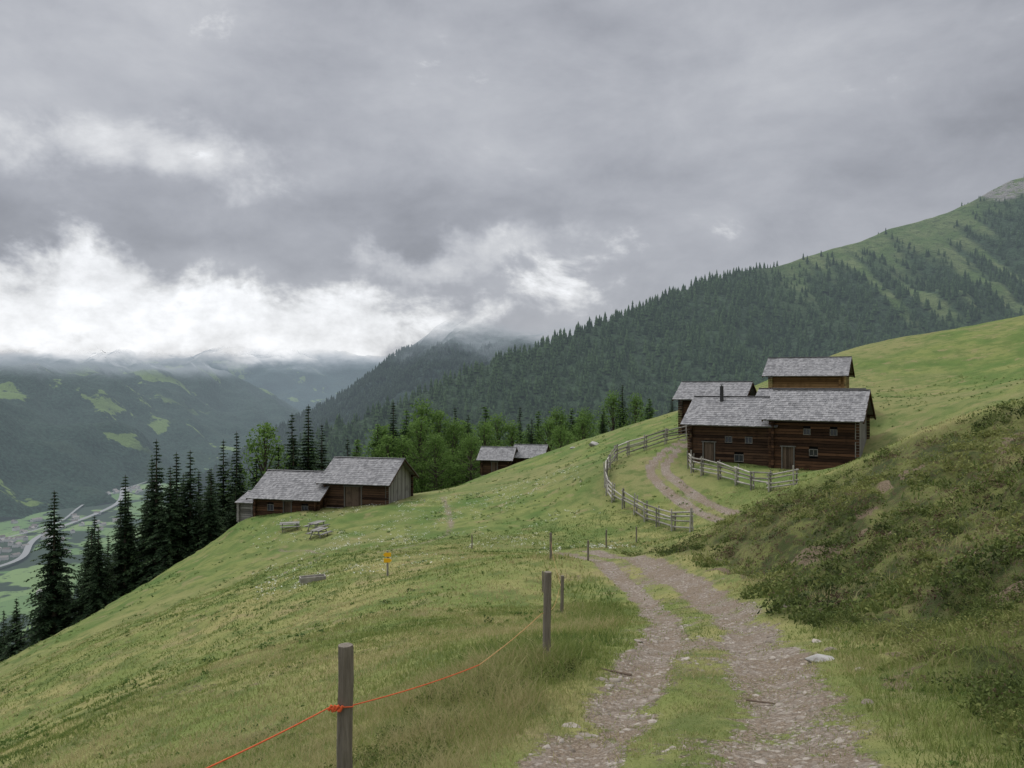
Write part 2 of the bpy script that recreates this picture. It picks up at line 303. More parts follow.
forest('mountain_spruce_forest',x,y,z-1,h,conif('distant_spruce',(.013,.028,.014),(.046,.078,.030),9000))
N=9000; s=rng.random(N)*.6; t=rng.uniform(-20,700,N); x,y,z=FB(s,t); k=(z<115); forest('far_spruce_forest',x[k],y[k],z[k]-1,rng.uniform(12,22,k.sum()),conif('far_spruce',(.011,.022,.016),(.026,.045,.026),11000,FZB),1.3)
N=9000; x=rng.uniform(-1100,250,N); y=rng.uniform(240,2100,N); z=VH(x,y); k=(z>-318)&(np.hypot(x,y)>380); forest('hillside_spruce_forest',x[k],y[k],z[k]-1,rng.uniform(14,25,k.sum()),conif('hillside_spruce',(.013,.027,.013),(.035,.06,.024),9500))
r_=np.random.default_rng(5); VV=[];FF=[];b=0; RR=[]
for i in range(150):
    c_=[(-1010,1640),(-1080,1900),(-1230,2500),(-1180,1450),(-1330,3200),(-900,1300)][i%6]; x=c_[0]+r_.normal(0,60); y=c_[1]+r_.normal(0,110); z=float(VH(np.array([x]),np.array([y]))[0]); L_=r_.uniform(10,18); D_=r_.uniform(8,12); h_=r_.uniform(4,7); a=r_.random()*3.14; ca,sa=math.cos(a),math.sin(a)
    pts=[(-1,-1,0),(1,-1,0),(1,1,0),(-1,1,0),(-1,-1,h_),(1,-1,h_),(1,1,h_),(-1,1,h_),(-1.1,0,h_+3),(1.1,0,h_+3)]
    for p in pts: px_,py_=p[0]*L_/2,p[1]*D_/2; VV.append((x+px_*ca-py_*sa,y+px_*sa+py_*ca,z+p[2]))
    for f in ((0,1,5,4),(1,2,6,5),(2,3,7,6),(3,0,4,7)): FF.append(tuple(b+q for q in f)); RR.append(r_.uniform(.5,.9))
    for f in ((4,5,9,8),(6,7,8,9),(4,8,7,7),(5,6,9,9)): FF.append(tuple(b+q for q in f)); RR.append(r_.uniform(0,.3))
    b+=10
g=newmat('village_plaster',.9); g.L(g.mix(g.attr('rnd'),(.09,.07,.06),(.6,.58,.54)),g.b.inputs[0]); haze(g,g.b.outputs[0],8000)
me=bpy.data.meshes.new('valley_village'); me.from_pydata(VV,[],[f if f[2]!=f[3] else f[:3] for f in FF]); a_=me.attributes.new('rnd','FLOAT','FACE'); a_.data.foreach_set('value',np.array(RR,np.float32)); me.materials.append(g.mat)
scene.collection.objects.link(bpy.data.objects.new('valley_village',me))

# ------------------------------------------------------------ hero trees
def wood(name,a,b,scale=(1,1,8),sc=3,bump=.4,rough=.85,rw=.5):
    g=newmat(name,rough); tc=g.n('ShaderNodeTexCoord').outputs['Object']
    n1=g.noise(g.map(tc,scale),sc,5,.65); n2=g.noise(tc,1.3,3); f=g.m('ADD',g.m('MULTIPLY',n1,1.1-rw),g.m('MULTIPLY',g.attr('rnd'),rw))
    c=g.mix(g.ss(f,.25,.8),a,b); c=g.mix(g.ss(n2,.5,.7,0,.45),c,tuple(v*.55 for v in a)); g.L(c,g.b.inputs[0]); g.L(g.bump(n1,bump,.02),g.b.inputs['Normal']); return g.mat
M_bark=wood('bark',(.045,.035,.028),(.10,.085,.07))
def foliage(name,a,b,c_,tl=.3):
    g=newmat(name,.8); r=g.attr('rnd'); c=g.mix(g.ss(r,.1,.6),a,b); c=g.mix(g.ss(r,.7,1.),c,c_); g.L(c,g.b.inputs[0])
    tr=g.n('ShaderNodeBsdfTranslucent'); g.L(c,tr.inputs[0]); mx=g.n('ShaderNodeMixShader'); mx.inputs[0].default_value=tl; g.L(g.b.outputs[0],mx.inputs[1]); g.L(tr.outputs[0],mx.inputs[2]); g.L(mx.outputs[0],g.out.inputs[0]); return g.mat
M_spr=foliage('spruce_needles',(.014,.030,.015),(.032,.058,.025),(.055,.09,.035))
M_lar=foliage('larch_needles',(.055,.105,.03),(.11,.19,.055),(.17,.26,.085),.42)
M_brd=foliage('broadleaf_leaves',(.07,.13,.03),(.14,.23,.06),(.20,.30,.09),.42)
def tree_mesh(name,seed,h,R,mat,levels,nb,droop,low,irregular,fs):
    r=np.random.default_rng(seed); V=[];F=[];rn=[];mi=[]
    def quad(p,a,b,v,m=1):
        k=len(V); V.extend([p-a*.5,p+a*.5,p+a*.3+b,p-a*.3+b]); F.append((k,k+1,k+2,k+3)); rn.append(v); mi.append(m)
    ns=7; rings=[(0,.022*h),(.1,.016*h),(.5,.009*h),(1.0,.0012*h)]
    for zz,rad in rings:
        for k in range(ns): V.append(np.array([rad*math.cos(6.2832*k/ns),rad*math.sin(6.2832*k/ns),zz*h]))
    for i in range(3):
        for k in range(ns): F.append((i*ns+k,i*ns+(k+1)%ns,(i+1)*ns+(k+1)%ns,(i+1)*ns+k)); rn.append(.5); mi.append(0)
    for l in range(levels):
        f=l/(levels-1); zz=h*(low+(.985-low)*f**.92)
        prof=R*((1-f)**(.8 if irregular else .95)*(.9+.10*math.sin(l*1.7+seed))*(1 if f>.12 else .72+f*2.3))+.05
        if irregular: prof*=1+.28*math.sin(l*.9+seed)
        for b_ in range(nb if f<.85 else 5):
            if r.random()<.16: continue
            a=r.random()*6.2832; Ln=prof*r.uniform(.5,1.28); d=np.array([math.cos(a),math.sin(a),0]); sd=np.array([-d[1],d[0],0]); sh=r.random()
            up=(.35*f+.05)
            k=len(V); e=d*Ln+np.array([0,0,Ln*(up-droop)]); b0=np.array([0,0,zz]); w=.012*h*(1-f)*.35+.01
            for q in (b0-sd*w,b0+sd*w,b0+e*.9+sd*.01,b0+e*.9-sd*.01): V.append(q)
            F.append((k,k+1,k+2,k+3)); rn.append(.5); mi.append(0)
            fz=fs*(1-.5*f) if not irregular else fs*(1-.35*f)
            m_=max(2,int(Ln/fz*1.6))
            for j in range(m_):
                u=(j+.6)/m_; cz=Ln*(up*u-droop*u*u); p=b0+d*Ln*u+np.array([0,0,cz])
                sz=fz*(1.15-.5*u)*r.uniform(.7,1.3)
                for sgn in (-1,1):
                    ax=sd*sgn*r.uniform(.7,1.2)+d*r.uniform(.3,.9)+np.array([0,0,-r.uniform(.1,.6)]); ax/=np.linalg.norm(ax)
                    wv=d*r.uniform(.4,.9)+np.array([0,0,r.uniform(-.5,.5)]); wv/=np.linalg.norm(wv)
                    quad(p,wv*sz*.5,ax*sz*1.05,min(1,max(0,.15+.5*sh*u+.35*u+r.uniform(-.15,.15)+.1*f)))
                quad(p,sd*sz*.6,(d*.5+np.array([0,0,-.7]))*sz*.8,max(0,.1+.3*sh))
    me=mesh_np(name,np.array(V),np.array(F),None,None,dict(rnd=np.array(rn)),link=False)
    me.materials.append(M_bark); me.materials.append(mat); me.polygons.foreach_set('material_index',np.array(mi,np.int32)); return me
def broad_mesh(name,seed,h,R,mat):
    r=np.random.default_rng(seed); V=[];F=[];rn=[];mi=[]
    def limb(a,b,r0,r1):
        a=np.array(a,float);b=np.array(b,float); d=b-a; d/=np.linalg.norm(d); u=np.cross(d,[.3,1,.1]); u/=np.linalg.norm(u); w=np.cross(d,u); k=len(V)
        for c_,q in ((a,r0),(b,r1)):
            for j in range(6): V.append(c_+(u*math.cos(j*1.0472)+w*math.sin(j*1.0472))*q)
        for j in range(6): F.append((k+j,k+(j+1)%6,k+6+(j+1)%6,k+6+j)); rn.append(.5); mi.append(0)
    limb((0,0,0),(.1,.1,h*.45),.02*h,.013*h); limb((.1,.1,h*.45),(0,0,h*.9),.013*h,.003*h)
    for i in range(34):
        f=(i+.5)/34; zz=h*(.14+.80*f); pr=R*(1-abs(2*(f**.8)-.85)**2.2*.75) if f<.75 else R*(1-f)*2.0+.3
        a=i*2.4+r.uniform(-.4,.4); rad=pr*r.uniform(.45,.85); c=np.array([rad*math.cos(a),rad*math.sin(a),zz]); limb((0,0,zz*.8),c,.007*h,.002*h)
        ls=h*r.uniform(.065,.115)*(1 if f<.8 else .75); sh=r.random()
        n_=140; u=r.normal(0,1,(n_,3)); u/=np.linalg.norm(u,axis=1)[:,None]; u*=r.uniform(.45,1.08,(n_,1)); u[:,2]*=.72
        for q in u:
            p=c+q*ls; A_=r.normal(0,1,3); B_=r.normal(0,1,3)-[0,0,.4]; A_/=np.linalg.norm(A_); B_/=np.linalg.norm(B_); s_=r.uniform(.16,.34); k=len(V)
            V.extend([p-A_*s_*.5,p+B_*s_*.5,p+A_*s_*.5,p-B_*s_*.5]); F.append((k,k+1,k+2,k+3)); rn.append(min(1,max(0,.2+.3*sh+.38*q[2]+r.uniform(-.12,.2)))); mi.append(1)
    me=mesh_np(name,np.array(V),np.array(F),None,None,dict(rnd=np.array(rn)),link=False)
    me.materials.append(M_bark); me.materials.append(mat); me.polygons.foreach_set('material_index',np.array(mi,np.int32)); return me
SPR=[tree_mesh('spruce_mesh',i,18,[3.2,3.9,2.9,3.5][i],M_spr,48,10,.42,.04,False,.55) for i in range(4)]
LAR=[tree_mesh('larch_mesh',20+i,18,[4.4,5.4,4.0][i],M_lar,34,11,.18,.08,True,.72) for i in range(3)]
BRD=[broad_mesh('broadleaf_mesh',40+i,17,[4.2,5.0,4.5][i],M_brd) for i in range(3)]
KIND={'s':(SPR,'spruce_tree',18),'l':(LAR,'larch_tree',18),'b':(BRD,'broadleaf_tree',17)}
def plant(kind,x,y,top,wid=1.):
    z0=Hs(x,y)-.4; h=max(6,top-z0); ms,nm,hh=KIND[kind]; me=ms[rng.integers(0,len(ms))]
    ob=bpy.data.objects.new(nm,me); scene.collection.objects.link(ob)
    sc_=h/hh; ww=sc_**.6*wid; ob.location=(x,y,z0); ob.scale=(ww,ww,sc_); ob.rotation_euler=(0,0,rng.random()*6.28)
for (x,y,t) in [(-51.5,90,-10.3),(-48,92,-13.5),(-45.5,88,-14),(-43.5,90,-8.6),(-41.5,91,-10.5),(-40,90,-4.6),(-37.6,88,-7.4),(-36.2,90,-5.8),(-34.6,92,-8),(-35,97,-5.1),(-32.7,95,-4.0),(-33.5,89,-8.2),(-27.5,100,-2.0),(-25.2,99,-.9),(-24,101,-3.4),(-54,97,-21),(-57,92,-23),(-61,96,-25.5),(-65,99,-26.5),(-68,102,-26),(-50,99,-17),(-31,97,-7),(-46.5,95,-12),(-39,95,-9),(-42.3,94,-7),(-38.6,92,-6.2),(-44.6,93,-11),(-29.5,94,-8.5),(-36.8,94,-8.5),(-49.8,94,-15),(-26.5,97,-5),(-59,100,-25),(-63,94,-28),(-53.5,93,-17),(-47.3,90,-14.5),(-40.8,96,-9.5),(-34,100,-8),(-28.6,98,-6),(-56,99,-22.5),(-43,98,-11),(-37.5,99,-9),(-66.5,96,-29),(-31.8,92,-10)]:
    plant('s',x,y,t,rng.uniform(1.0,1.25))
for (x,y,t,k) in [(-30.3,98,-2.4,'b'),(-21,108,-6,'l'),(-17.8,120,-1.0,'s'),(-14.3,128,-.4,'b'),(-16.5,125,-2.3,'l'),(-11.5,126,-1.8,'b'),(-9,124,-3.4,'b'),(-19.5,116,-4,'l'),(-7,128,-3.2,'s'),(-13.5,118,-2.8,'b'),(-5,150,-2.4,'l'),(-2.5,140,-3.2,'b'),(1.5,150,-2.6,'s'),(5,152,-3.4,'l'),(9,160,-2.6,'b'),(12,160,-3,'l'),(15,165,-2.8,'b'),(18,158,-3,'l'),(21.5,170,.6,'b'),(23.5,170,1.6,'s'),(26,168,0,'b'),(27.5,160,-1.2,'l'),(-23,112,-6.0,'s'),(-6,118,-5.6,'b'),(-26,104,-6.5,'l'),(30,150,-.8,'s'),(-15.5,114,-5.5,'b'),(-11,115,-5.2,'b'),(-8,133,-3.8,'b'),(-4.5,131,-4.2,'b'),(-17.5,113,-5,'b'),(0,138,-4.4,'b'),(3.5,142,-4.6,'s'),(7,148,-4.2,'b'),(-10,140,-2.4,'s'),(-20,122,-4,'b'),(13.5,152,-3.8,'b')]:
    plant(k,x,y,t,1.12)
for i in range(26):
    u=rng.uniform(-.2,.2); y=rng.uniform(122,175); plant(['s','l','b'][rng.integers(0,3)],u*y,y,1.6-(rng.uniform(32,54)-40*(u+.05))/800*y,1.05)

# ------------------------------------------------------------ builders for objects
class MB:
    def __init__(s): s.V=[];s.F=[];s.r=[]
    def box(s,c,sz,R=None,v=None):
        c=np.array(c,float); h=np.array(sz,float)/2; k=len(s.V); v=rng.random() if v is None else v
        for dx,dy,dz in ((-1,-1,-1),(1,-1,-1),(1,1,-1),(-1,1,-1),(-1,-1,1),(1,-1,1),(1,1,1),(-1,1,1)):
            p=np.array([dx,dy,dz])*h
            if R is not None: p=R@p
            s.V.append(c+p)
        for f in ((0,3,2,1),(4,5,6,7),(0,1,5,4),(1,2,6,5),(2,3,7,6),(3,0,4,7)): s.F.append(tuple(k+i for i in f)); s.r.append(v)
    def hexa(s,pts,v=None):
        k=len(s.V); v=rng.random() if v is None else v; s.V.extend([np.array(p,float) for p in pts])
        for f in ((0,3,2,1),(4,5,6,7),(0,1,5,4),(1,2,6,5),(2,3,7,6),(3,0,4,7)): s.F.append(tuple(k+i for i in f)); s.r.append(v)
    def cyl(s,a,b,r0,r1=None,ns=8,v=None,jit=0.,caps=True,seg=1):
        a=np.array(a,float); b=np.array(b,float); r1=r0 if r1 is None else r1; d=b-a; d/=np.linalg.norm(d); u=np.cross(d,[0,0,1.] if abs(d[2])<.9 else [1.,0,0]); u/=np.linalg.norm(u); w=np.cross(d,u)
        k=len(s.V); v=rng.random() if v is None else v
        rj=1+jit*rng.uniform(-1,1,ns)
        for i in range(seg+1):
            f=i/seg; wob=(u*rng.uniform(-1,1)+w*rng.uniform(-1,1))*jit*r0*(0<i<seg)
            for j in range(ns):
                an=6.28318*j/ns; s.V.append(a+(b-a)*f+wob+(u*math.cos(an)+w*math.sin(an))*(r0+(r1-r0)*f)*rj[j])
        for i in range(seg):
            for j in range(ns): s.F.append((k+i*ns+j,k+i*ns+(j+1)%ns,k+(i+1)*ns+(j+1)%ns,k+(i+1)*ns+j)); s.r.append(v)
        if caps:
            s.F.append(tuple(k+j for j in range(ns))[::-1]); s.r.append(v); s.F.append(tuple(k+seg*ns+j for j in range(ns))); s.r.append(v)
    def emit(s,name,mat,parent=None,bevel=0):
        me=bpy.data.meshes.new(name); me.from_pydata([tuple(v) for v in s.V],[],s.F); me.update()
        at_=me.attributes.new('rnd','FLOAT','FACE'); at_.data.foreach_set('value',np.array(s.r,np.float32)); me.materials.append(mat)
        ob=bpy.data.objects.new(name,me); scene.collection.objects.link(ob)
        if parent: ob.parent=parent
        if bevel: m=ob.modifiers.new('bevel','BEVEL'); m.width=bevel; m.segments=2
        return ob
def empty(name,loc,rz=0):
    e=bpy.data.objects.new(name,None); scene.collection.objects.link(e); e.location=loc; e.rotation_euler=(0,0,rz); e.empty_display_size=.5; return e
M_log=wood('dark_weathered_logs',(.020,.011,.008),(.10,.058,.036),(.5,8,8),2.)
M_logr=wood('reddish_logs',(.026,.014,.009),(.115,.060,.034),(.5,8,8),2.)
M_honey=wood('honey_logs',(.14,.078,.034),(.30,.18,.085),(.5,8,8),2.)
M_grey=wood('grey_boards',(.12,.115,.105),(.27,.26,.245),(6,6,.6),2.)
M_bdoor=wood('brown_boards',(.05,.035,.025),(.13,.095,.07),(6,6,.6),2.)
M_roof=wood('grey_shingles',(.145,.144,.15),(.26,.256,.26),(1.5,1.5,1.5),2.,rw=.35)
M_post=wood('weathered_post',(.085,.072,.056),(.25,.22,.18),(14,14,1.2),3.,1.)
M_rail=wood('silvered_rails',(.15,.14,.12),(.37,.35,.31),(3,3,3),2.)
M_dark=wood('dark_opening',(.006,.006,.007),(.015,.014,.013))
M_white=wood('whitewash',(.45,.44,.41),(.62,.61,.58),(1,1,1),1.)
M_stone=wood('foundation_stone',(.12,.11,.10),(.3,.28,.26),(2,2,2),2.)
M_metal=wood('dark_stovepipe',(.03,.03,.032),(.06,.06,.06),(1,1,1),1.,.1,.5)
g=newmat('window_glass',.1); g.b.inputs[0].default_value=(.02,.025,.03,1); g.b.inputs['Specular IOR Level'].default_value=.6; M_glass=g.mat
def shingles(mb,L,x0,x1,y_e,z_e,y_r,z_r,rows):
    vy=y_r-y_e; vz=z_r-z_e; Ls=math.hypot(vy,vz); d=np.array([0,vy/Ls,vz/Ls]); nrm=np.array([0,-d[2],d[1]]); 
    if nrm[2]<0: nrm=-nrm
    mb.hexa([np.array([x0+.04,y_e,z_e])-nrm*.07,np.array([x1-.04,y_e,z_e])-nrm*.07,np.array([x1-.04,y_r,z_r])-nrm*.07,np.array([x0+.04,y_r,z_r])-nrm*.07,
      np.array([x0+.04,y_e,z_e])-nrm*.01,np.array([x1-.04,y_e,z_e])-nrm*.01,np.array([x1-.04,y_r,z_r])-nrm*.01,np.array([x0+.04,y_r,z_r])-nrm*.01],.1)
    st=Ls/rows
    for i in range(rows):
        x=x0
        while x<x1-.03:
            w=min(rng.uniform(.10,.24),x1-x); a=i*st-rng.uniform(0,.06); b=min(Ls,(i+1)*st+.10); lf=rng.uniform(.035,.06)
            p=lambda xx,t_,hh: np.array([xx,y_e,z_e])+d*t_+nrm*hh
            mb.hexa([p(x+.004,a,lf-.03),p(x+w-.004,a,lf-.03),p(x+w-.004,b,.0),p(x+.004,b,.0),p(x+.004,a,lf),p(x+w-.004,a,lf),p(x+w-.004,b,.022),p(x+.004,b,.022)]); x+=w
def hut(name,x,y,z,rot,L,D,hw,pitch,mat=None,openings=(),right='logs',oh=(.55,.6),chimney=None,found=1.5,white=False,beams=True):
    mat=mat or M_log; e=empty(name,(x,y,z),math.radians(rot)); w=MB(); lh=.2; nl=int(hw/lh); lh=hw/nl; rise=pitch*D/2
    def clear(x0,x1,z0,z1):
        segs=[(x0,x1)]
        for (ox,oz,ow,oh_,kind) in openings:
            if oz<z1 and oz+oh_>z0:
                ns=[]
                for a,b in segs:
                    if ox>a and ox+ow<b: ns+= [(a,ox),(ox+ow,b)]
                    else: ns.append((a,b))
                segs=ns
        return segs
    for i in range(nl):
        zc=(i+.5)*lh; j=rng.uniform(-.012,.012)
        ex=.22 if beams else .02
        for a,b in clear(-ex,L+ex,i*lh+.02,(i+1)*lh-.02): w.box(((a+b)/2,.1+j,zc),(b-a,.17,lh*.84))
        w.box((L/2,D-.1+j,zc),(L+2*ex,.17,lh*.87))
        w.box((.1+j,D/2,zc+.004),(.166,D+2*ex-.01,lh*.86))
        if right=='logs': w.box((L-.1+j,D/2,zc+.004),(.166,D+2*ex-.01,lh*.86))
    zz=hw
    while zz<hw+rise-.12:
        half=(1-(zz+lh-hw)/rise)*D/2
        if half>.15:
            w.box((.1,D/2,zz+lh/2),(.16,2*half,lh*.87))
            if right=='logs': w.box((L-.1,D/2,zz+lh/2),(.16,2*half,lh*.87))
        zz+=lh
    w.emit('log_walls',mat,e)
    core=MB(); core.box((L/2,D/2,hw/2),(L-.34,D-.34,hw-.02)); core.emit('wall_chinking',M_dark,e)
    fo=MB(); fo.box((L/2,D/2,-found/2),(L+.06,D+.06,found),v=.5); fo.emit('stone_foundation',M_white if white else M_stone,e)
    if right=='boards':
        bb=MB(); yy=0
        while yy<D-.02:
            ww=min(rng.uniform(.16,.26),D-yy); c=yy+ww/2; top=hw+rise*(1-abs(c-D/2)/(D/2))-.06; bb.box((L-.02,c,top/2-.15),(.05+rng.uniform(0,.015),ww-.012,top+.3)); yy+=ww
        bb.emit('board_gable',M_grey,e)
    rf=MB(); rows=max(6,int(math.hypot(D/2+oh[0],rise)/.28)); o=oh[0]; ze=hw-pitch*o+.10; zr=hw+rise+.10
    shingles(rf,L,-oh[1],L+oh[1],-o,ze,D/2,zr,rows); shingles(rf,L,-oh[1],L+oh[1],D+o,ze,D/2,zr-.004,rows)
    rf.box((L/2,D/2-.07,zr+.045),(L+2*oh[1],.2,.035),v=.9); rf.box((L/2,D/2+.1,zr+.03),(L+2*oh[1],.16,.035),v=.6)
    rf.emit('shingle_roof',M_roof,e)
    bg=MB()
    for xx in (-oh[1]+.05,L+oh[1]-.05):
        for sgn in (-1,1):
            a=np.array([xx,D/2+sgn*(D/2+o-.03),ze-.09]); b=np.array([xx,D/2,zr-.11]); bg.cyl(a,b,.07,ns=6,v=.4)
    for yy,zb in ((0,hw-.02),(D,hw-.02),(D/2,hw+rise-.15)): bg.cyl((-oh[1]+.1,yy+.001,zb),(L+oh[1]-.1,yy+.001,zb),.085,ns=6,v=.4)
    bg.emit('roof_beams',M_log,e)
    op=MB(); fr=MB(); gl=MB()
    for (ox,oz,ow,oh_,kind) in openings:
        if kind=='door':
            k=ox
            while k<ox+ow-.02: op.box((k+.08,.09,oz+oh_/2),(.15,.06,oh_-.04)); k+=.16
            for bx in ((ox+.03),(ox+ow-.03)): fr.box((bx,.02,oz+oh_/2),(.08,.12,oh_),v=.1)
            fr.box((ox+ow/2,.018,oz+oh_+.03),(ow+.2,.12,.09),v=.1)
        elif kind=='win':
            gl.box((ox+ow/2,.10,oz+oh_/2),(ow,.02,oh_))
            for bx in (ox+.025,ox+ow-.025): fr.box((bx,.05,oz+oh_/2),(.05,.07,oh_-.1),v=.3)
            fr.box((ox+ow/2,.06,oz+oh_/2),(.03,.05,oh_-.1),v=.3)
            for bz in (oz+.025,oz+oh_-.025): fr.box((ox+ow/2,.047,bz),(ow,.07,.05),v=.3)
    if op.V: op.emit('plank_door',M_bdoor,e)
    if gl.V: gl.emit('window_glass',M_glass,e)
    if fr.V: fr.emit('opening_frames',M_grey,e)
    if chimney:
        ch=MB(); cx,cy,hh,kind=chimney; zb=hw+rise*(1-abs(cy-D/2)/(D/2)); 
        ch.cyl((cx,cy,zb-.2),(cx,cy,zb+hh),.15,ns=12); ch.cyl((cx,cy,zb+hh+.06),(cx,cy,zb+hh+.16),.22,.05,ns=12); ch.cyl((cx,cy,zb+hh),(cx,cy,zb+hh+.06),.04,ns=6); ch.emit('stovepipe_chimney',M_metal,e)
    return e
hut('log_hut',13.8,62,-4.75,-30,6.1,6,3.45,.60,M_log,[(1.0,.15,.95,1.75,'door'),(2.7,1.9,.55,.5,'win'),(4.2,1.9,.55,.5,'win'),(3.4,.5,.7,.55,'win')],chimney=(1.8,2.4,1.3,'pipe'))
hut('log_hut',19.0,58.55,-4.75,-30,5.7,6.6,3.95,.56,M_logr,[(.7,.1,.9,1.7,'door'),(2.6,1.2,.6,.5,'win'),(2.2,2.7,.5,.45,'win'),(4.0,2.7,.5,.45,'win')],right='boards')
hut('log_hut',20.8,67.3,-2.8,-30,7.4,5,2.65,.5,M_log,[(5.5,.3,.9,1.7,'door')],right='boards')
hut('log_hut',25.2,78,-.6,-28,6.4,5.4,3.2,.56,M_honey,[(1.2,1.0,.6,.5,'win'),(4.4,1.0,.6,.5,'win')],oh=(.6,.7))
hut('log_hut',15.2,72.2,-3.1,-28,5.3,5,3.5,.52,M_log,[(1.2,1.6,.5,.5,'win')])
hut('wooden_barn',-17.6,75.2,-9.95,-15,6.2,6.2,2.5,.58,M_log,[(2.0,.1,1.8,1.9,'door')],right='boards')
hut('alpine_cabin',-24.3,75.6,-11.4,-15,6.5,6.4,2.5,.60,M_logr,[(3.0,.3,.9,1.75,'door'),(1.3,1.1,.7,.6,'win'),(4.9,1.1,.7,.6,'win')],white=True,right='logs')
hut('lean_to_shed',-26.4,77.2,-11.7,-15,1.7,4.0,1.9,.35,M_grey,[],oh=(.3,.2),white=True)
hut('small_log_hut',-4.2,110,-10.9,-12,3.9,4.4,2.3,.6,M_log,[(1.4,.2,.9,1.6,'door')])
hut('small_log_hut',.4,111.5,-10.9,-14,3.7,4.4,2.5,.6,M_log,[(1.3,.2,.9,1.6,'door')])

def railfence(pts,name='split_rail_fence'):
    c=crom(pts,.2); seg=np.r_[0,np.cumsum(np.linalg.norm(np.diff(c,axis=0),axis=1))]; npost=int(seg[-1]/1.7)+1
    q=np.linspace(0,seg[-1],npost); px=np.interp(q,seg,c[:,0]); py=np.interp(q,seg,c[:,1]); pz=H(px,py)
    e=empty(name,(px[0],py[0],pz[0])); po=MB(); ra=MB(); o=np.array([px[0],py[0],pz[0]])
    for i in range(npost):
        b=np.array([px[i],py[i],pz[i]])-o
        for k in (-.09,.09): po.cyl(b+[k,k*.6,-.3],b+[k+rng.uniform(-.08,.08),k*.6+rng.uniform(-.08,.08),rng.uniform(1.1,1.4)],.055,.045,ns=6,jit=.1)
        if i<npost-1:
            b2=np.array([px[i+1],py[i+1],pz[i+1]])-o; dv=(b2-b)*.12
            for hh in (.28,.55,.82,1.08):
                if rng.random()<.06: continue
                ra.cyl(b-dv+[0,0,hh+rng.uniform(-.09,.09)],b2+dv+[0,0,hh+rng.uniform(-.09,.09)],.06,.045,ns=6,jit=.15)
    po.emit('posts',M_rail,e); ra.emit('rails',M_rail,e)
railfence([(14.7,67),(11.9,67.5),(8.9,65.7),(7.3,62),(7.0,57),(8.1,53),(9.1,49),(10.3,46)])
railfence([(13.3,60),(13.2,57.2),(14.7,54),(16.1,50),(17.2,48.6)])
def post(x,y,h,r,name='fence_post',lean=(0,0)):
    z=Hs(x,y); e=MB(); e.cyl((0,0,-.4),(lean[0],lean[1],h),r*1.04,r*.95,ns=18,jit=.09,seg=7,v=.5)
    ob=e.emit(name,M_post,bevel=.006); ob.location=(x,y,z); return z+h
g=newmat('orange_cord',.6); g.b.inputs[0].default_value=(.55,.10,.035,1); M_cord=g.mat
g=newmat('yellow_cord',.6); g.b.inputs[0].default_value=(.42,.24,.10,1); M_cord2=g.mat
t0=post(-1.25,1.0,1.2,.055); t1=post(-1.12,5.3,1.2,.052,lean=(.015,0)); t2=post(.42,9.8,1.12,.05,lean=(.02,0)); t3=post(1.36,22,1.05,.045,lean=(.03,0)); t4=post(1.5,31,1.05,.05); 
post(3.0,31.5,.8,.04); post(-2.3,46,.8,.04); post(1.0,26,.7,.03); post(4.6,39,.9,.04); post(7.0,45,.9,.04)
def tubecurve(name,pts,r,mat):
    cu=bpy.data.curves.new(name,'CURVE'); cu.dimensions='3D'; cu.bevel_depth=r; sp=cu.splines.new('POLY'); sp.points.add(len(pts)-1)
    for i,p in enumerate(pts): sp.points[i].co=(*p,1)
    ob=bpy.data.objects.new(name,cu); scene.collection.objects.link(ob); cu.materials.append(mat); return ob
def sag(a,b,s,n=24): 
    a=np.array(a);b=np.array(b); return [tuple(a+(b-a)*t-np.array([0,0,s*4*t*(1-t)])) for t in np.linspace(0,1,n)]
A1=(-1.2,5.26,t1-.40); tubecurve('fence_cord',sag((-1.72,2.2,t0-.60),A1,.03)+[(-1.12,5.235,t1-.39),(-1.05,5.27,t1-.40)]+sag((-1.05,5.3,t1-.40),(-.3,7.3,(t1+t2)/2-.55),.02),.0042,M_cord)
tubecurve('fence_cord',sag((-.3,7.3,(t1+t2)/2-.55),(.36,9.76,t2-.5),.02)+sag((.42,9.8,t2-.5),(1.3,22,t3-.35),.15)+sag((1.36,22,t3-.35),(1.5,31,t4-.35),.12),.004,M_cord2)
k=MB(); 
for i in range(7): k.cyl((-1.20+.012*i,5.235,t1-.41+.012*math.sin(i*2)),(-1.18+.012*i,5.24,t1-.39+.012*math.cos(i*3)),.010,ns=7)
k.emit('cord_knot',M_cord)
def table(x,y,rz):
    e=empty('picnic_table',(x,y,Hs(x,y)-.05),rz); e.scale=(.85,.85,.85); t=MB(); 
    for i in range(5): t.box((0,-.36+.18*i,.75),(1.9,.16,.045))
    t.emit('table_top',M_grey,e); b=MB()
    for sy in (-.75,.75):
        for i in (-.09,.09): b.box((0,sy+i,.45),(1.9,.15,.045))
    b.emit('benches',M_grey,e); l=MB()
    for sx_ in (-.7,.7):
        l.box((sx_,0,.395),(.07,1.66,.07)); 
        for sy in (-1,1): l.hexa([(sx_-.035,sy*.62-.04,-.15),(sx_+.035,sy*.62-.04,-.15),(sx_+.035,sy*.62+.04,-.15),(sx_-.035,sy*.62+.04,-.15),(sx_-.033,sy*.25-.04,.72),(sx_+.033,sy*.25-.04,.72),(sx_+.033,sy*.25+.04,.72),(sx_-.033,sy*.25+.04,.72)])
    l.emit('legs',M_grey,e)
table(-18.9,68,.3); table(-15.3,63.5,1.3); table(-16.3,66.8,1.2)
g=newmat('yellow_paint',.5); g.b.inputs[0].default_value=(.75,.42,.02,1); M_yel=g.mat
